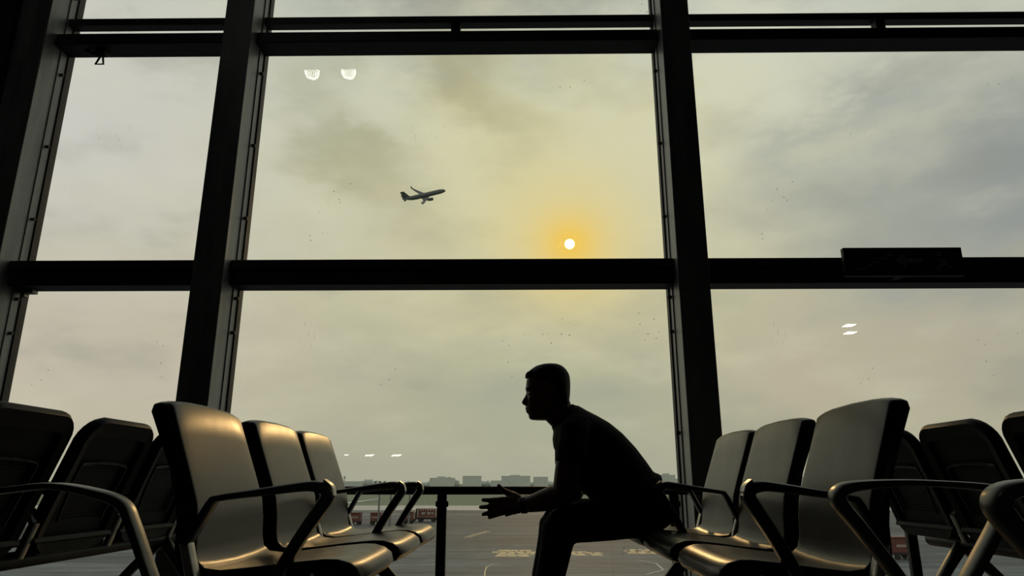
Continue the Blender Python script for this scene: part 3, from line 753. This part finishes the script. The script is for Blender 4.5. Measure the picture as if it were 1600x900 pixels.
fly.location = (dist * math.sin(R(az_)) * math.cos(R(el_)), dist * math.cos(R(az_)) * math.cos(R(el_)), .635 + dist * math.sin(R(el_)))
fly.rotation_mode = 'XYZ'
fly.rotation_euler = (R(46), R(-19), R(12))
pk = airliner('airliner', 'white parked airliner on the apron, mostly hidden behind the left bench', 'plane_white', 'plane_dark')
pk.location = (-43.5, 132, GZ + 3.6); pk.rotation_euler = (0, 0, R(-92))
for (x, y) in ((12.6, 0), (-2.2, 3.6), (-2.2, -3.6)):
    l = MB().tube([(x, y, -1.6), (x, y, -3.1)], .14, 8).build('landing_gear', 'mast', pk)
    MB().tube([(x, y - .35, -3.1), (x, y + .35, -3.1)], .5, 14).build('wheels', 'tyre', l)

# ================================================================== APRON
def flat(name, pts, m, w=.15, label=None, cat='marking', group=None, closed=False):
    mb = MB(); P = [Vector((x, y, 0)) for x, y in pts]
    if closed: P.append(P[0])
    L = []; Rr_ = []
    for i, p in enumerate(P):
        d = (P[min(i + 1, len(P) - 1)] - P[max(i - 1, 0)]).normalized(); n = Vector((-d.y, d.x, 0)) * w / 2
        L.append(p + n); Rr_.append(p - n)
    vs = []; fs = []
    for a, b in zip(L, Rr_): vs += [a, b, a + Vector((0, 0, .01)), b + Vector((0, 0, .01))]
    for i in range(len(P) - 1):
        o = i * 4; fs += [(o + 2, o + 3, o + 7, o + 6), (o, o + 4, o + 5, o + 1), (o, o + 2, o + 6, o + 4), (o + 1, o + 5, o + 7, o + 3)]
    fs += [(0, 1, 3, 2), (len(vs) - 4, len(vs) - 2, len(vs) - 1, len(vs) - 3)]
    mb.add(vs, fs); o = mb.build(name, m); o.location = (0, 0, GZ + .004)
    return tag(o, label, cat, group)
flat('taxi_line', [(-7.6, 99), (-6.6, 105), (-5.2, 112)], 'yellow_paint', .22, 'faint yellow double stripe on the apron, left of the outstretched hand', group=None)
flat('taxi_line', [(-7.0, 99), (-6.0, 105), (-4.6, 112)], 'yellow_paint', .14, 'thinner yellow stripe beside the double stripe on the apron')
flat('taxi_line', [(-2.8, 57), (-3.0, 62), (-3.0, 65), (-2.6, 67), (-1.8, 67.5)], 'yellow_paint', .09, 'small curled yellow line on the apron nearest the window')
flat('taxi_line', [(10.0, 60), (12.0, 63), (12.3, 68), (11.0, 71)], 'white_paint', .14, 'pale curved line on the apron under the bench front')
flat('taxi_line', [(-60, 205), (60, 205)], 'white_paint', 1.2, 'long white edge stripe across the runway')
flat('taxi_line', [(-70, 172), (10, 172)], 'white_paint', .8, 'long thin pale stripe before the runway')
def ground_patch(cx, cy, w, h, seed, label):
    rd = random.Random(seed); mb = MB()
    for r in range(4):
        y = cy + (r - 1.5) * h / 4; x = cx - w / 2 + rd.uniform(0, w * .2) + (w * .12 if r in (0, 3) else 0)
        while x < cx + w / 2 - (w * .18 if r in (0, 3) else 0):
            l = rd.uniform(.5, 1.3); sk = rd.uniform(-.5, .5)
            mb.loft([[(x, y - h * .085, z), (x + l, y - h * .085, z), (x + l + sk, y + h * .085, z), (x + sk, y + h * .085, z)] for z in (0, .012)]); x += l + rd.uniform(.12, .35)
    o = mb.build('stand_marking', 'yellow_paint'); o.location = (0, 0, GZ + .004)
    tag(o, label, 'marking')
ground_patch(-.9, 77.5, 5.0, 7.5, 1, 'worn yellow stand number painted on the apron left of his shin')
ground_patch(6.3, 77.2, 3.6, 4.5, 2, 'worn yellow stand number painted on the apron just right of his shin')
ground_patch(12.7, 79.5, 4.6, 5.5, 3, 'worn yellow stand number painted on the apron below the bench front edge')

def cart(x, y, w, label, top=True):
    t = empty('baggage_cart', (x, y, GZ), label, 'cart', 'red baggage carts on the apron')
    MB().box(-w / 2, w / 2, -.8, .8, .45, .62).build('deck', 'tyre', t)
    MB().box(-w / 2, w / 2, -.75, .75, .62, 1.95).build('body', 'red', t, bevel=.05)
    MB().box(-w / 2 - .08, w / 2 + .08, -.85, .85, 1.97, 2.07).build('roof', 'red', t)
    for s in (-1, 1):
        MB().box(-w * .32, w * .32, s * .78 - .02, s * .78 + .02, 1.15, 1.38).build('stripe', 'white_print', t, label='pale stripe')
        for e in (-1, 1): MB().tube([(e * w * .33, s * .7, .28), (e * w * .33, s * .86, .28)], .28, 12).build('wheel', 'tyre', t)
cart(-33.2, 129, 2.0, 'red baggage cart on the apron, leftmost of the four')
cart(-29.2, 129, 2.0, 'red baggage cart on the apron, second from left')
cart(-25.6, 129, 1.7, 'red baggage cart on the apron, third from left, before a thin mast')
cart(-20.3, 132, 1.6, 'red baggage cart on the apron, rightmost, below the cage truck')
cart(36.6, 72, 2.2, 'red baggage cart seen through the gap under the right benches')
tk = empty('cage_truck', (-17.9, 139, GZ), 'dark red cage truck parked on the apron left of the rail post', 'truck')
MB().box(-2.2, 2.2, -1, 1, .6, .85).build('chassis', 'tyre', tk)
MB().box(-3.6, -2.3, -1, 1, .6, 2.3).build('cab', 'white_print', tk, bevel=.15)
MB().box(-3.62, -2.5, -.85, .85, 1.5, 2.05).build('windscreen', 'far_glass', tk)
MB().box(-2.2, 2.2, -1, 1, 1.0, 1.15).box(-2.2, 2.2, -1, 1, 2.9, 3.05).build('cage_rail', 'red', tk)
for q in range(9): MB().box(-2.2 + q * .54, -2.12 + q * .54, -1, 1, .85, 3.0).build('cage_bar', 'red', tk)
MB().loft([[(-1.9 + .1 * 1, -.98, 1.3), (1.9, -.98, 1.3), (1.9, -.98, 2.7), (-1.4, -.98, 2.7)], [(-1.8, -.9, 1.3), (1.9, -.9, 1.3), (1.9, -.9, 2.7), (-1.4, -.9, 2.7)]]).build('load', 'red', tk)
MB().box(-1.0, -.2, -1.03, -.97, 1.7, 2.3).box(.2, .9, -1.03, -.97, 1.7, 2.3).box(1.1, 1.6, -1.03, -.97, 1.7, 2.3).build('panel_mark', 'white_print', tk)
for e in (-2.9, -1.2, 1.5):
    for s in (-1, 1): MB().tube([(e, s * .85, .45), (e, s * 1.05, .45)], .45, 12).build('wheel', 'tyre', tk)
tk.scale = (.9, 1, .78)
def mast(x, y, h, label, head=True):
    t = empty('light_mast', (x, y, GZ), label, 'mast')
    MB().tube([(0, 0, 0), (0, 0, h)], [.16, .10], 8).build('pole', 'mast', t)
    if head:
        MB().box(-.8, .8, -.06, .06, h - .5, h - .35).build('crossbar', 'mast', t)
        for q in range(5):
            l = MB().box(-.15, .15, -.12, .12, -.15, .15).build('floodlight', 'mast', t); l.location = (-.72 + q * .36, -.1, h - .1 - .45 * (q % 2))
mast(-21.85, 112, 7.3, 'tall floodlight mast with lamp cluster between the armrests')
mast(-19.9, 111, 6.6, 'thin bare pole right of the floodlight mast', False)
mast(-17.0, 111, 6.2, 'thin short pole, rightmost of three', False)
mast(74, 150, 9, 'floodlight mast far off at the right', True)

# ================================================================== HORIZON
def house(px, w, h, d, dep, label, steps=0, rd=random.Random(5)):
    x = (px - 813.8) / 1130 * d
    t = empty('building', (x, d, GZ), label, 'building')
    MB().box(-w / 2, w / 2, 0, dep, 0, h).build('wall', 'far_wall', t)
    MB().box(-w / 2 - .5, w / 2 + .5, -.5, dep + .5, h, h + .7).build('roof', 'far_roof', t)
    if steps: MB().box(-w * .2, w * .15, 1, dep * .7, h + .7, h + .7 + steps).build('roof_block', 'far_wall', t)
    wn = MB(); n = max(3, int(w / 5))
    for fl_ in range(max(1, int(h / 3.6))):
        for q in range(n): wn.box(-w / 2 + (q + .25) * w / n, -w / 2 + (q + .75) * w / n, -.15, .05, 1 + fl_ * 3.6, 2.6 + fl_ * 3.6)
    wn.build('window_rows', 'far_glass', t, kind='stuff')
HB = [(388, 22, 17, 1500, 'hazy low building seen between the first two left seats', 0), (548, 40, 10, 1500, 'long low hazy shed beside the slim tower on the horizon', 0), (600, 44, 9, 1740, 'hazy low shed behind the floodlight mast', 0),
      (690, 50, 17, 1500, 'hazy stepped block right of the wooded rise', 3), (737, 38, 21, 1500, 'hazy flat block above the rail post, half way to the hand', 0), (806, 60, 21, 1500, 'wide hazy flat-roofed block above his thumb', 2), (845, 30, 19, 1500, 'hazy block just left of his chest', 0),
      (1042, 34, 23, 1500, 'bluish hazy block right behind his back', 3), (1064, 20, 16, 1600, 'smaller hazy block beside the right mullion', 0), (775, 24, 12, 1600, 'small hazy hut left of the wide flat block', 0), (1270, 70, 19, 1600, 'hazy block between the second and third right backrests', 0)]
for px, w, h, d, lb_, stp in HB: house(px, w, h, d, 20, lb_, stp)
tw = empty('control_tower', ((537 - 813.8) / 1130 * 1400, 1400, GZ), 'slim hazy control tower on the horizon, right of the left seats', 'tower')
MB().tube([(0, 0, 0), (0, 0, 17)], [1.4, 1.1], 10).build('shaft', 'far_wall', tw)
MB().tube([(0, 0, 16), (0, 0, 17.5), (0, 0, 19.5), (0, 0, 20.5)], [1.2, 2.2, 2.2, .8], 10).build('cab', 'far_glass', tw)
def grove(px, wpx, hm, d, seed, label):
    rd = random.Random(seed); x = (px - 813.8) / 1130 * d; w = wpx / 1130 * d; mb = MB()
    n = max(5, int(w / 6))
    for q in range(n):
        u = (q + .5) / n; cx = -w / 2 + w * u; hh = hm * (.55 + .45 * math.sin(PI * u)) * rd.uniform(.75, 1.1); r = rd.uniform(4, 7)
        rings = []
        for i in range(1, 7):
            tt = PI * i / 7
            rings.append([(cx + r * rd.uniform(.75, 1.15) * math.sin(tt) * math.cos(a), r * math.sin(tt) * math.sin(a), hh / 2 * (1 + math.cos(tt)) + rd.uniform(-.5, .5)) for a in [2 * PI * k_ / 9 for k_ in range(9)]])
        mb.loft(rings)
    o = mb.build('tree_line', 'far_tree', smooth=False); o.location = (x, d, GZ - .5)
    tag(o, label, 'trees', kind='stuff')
for i, (px, wp, hm, d, lab) in enumerate([(500, 120, 12, 1650, 'low hazy tree line behind the left seats on the horizon'), (575, 50, 15, 1540, 'hazy trees around the floodlight mast'), (640, 70, 12, 1620, 'low hazy trees left of the wooded rise'),
                                          (692, 50, 22, 1560, 'hazy wooded rise above the guard rail'), (760, 70, 13, 1640, 'hazy trees between the flat blocks'), (850, 90, 12, 1760, 'hazy trees behind the seated man'), (990, 110, 15, 1720, 'hazy trees behind his back'), (1148, 130, 14, 1850, 'hazy trees beyond the right mullion'), (1360, 220, 14, 1950, 'hazy tree line at the far right'), (330, 180, 14, 1700, 'hazy tree line at the far left')]):
    grove(px, wp, hm, d, i, lab)
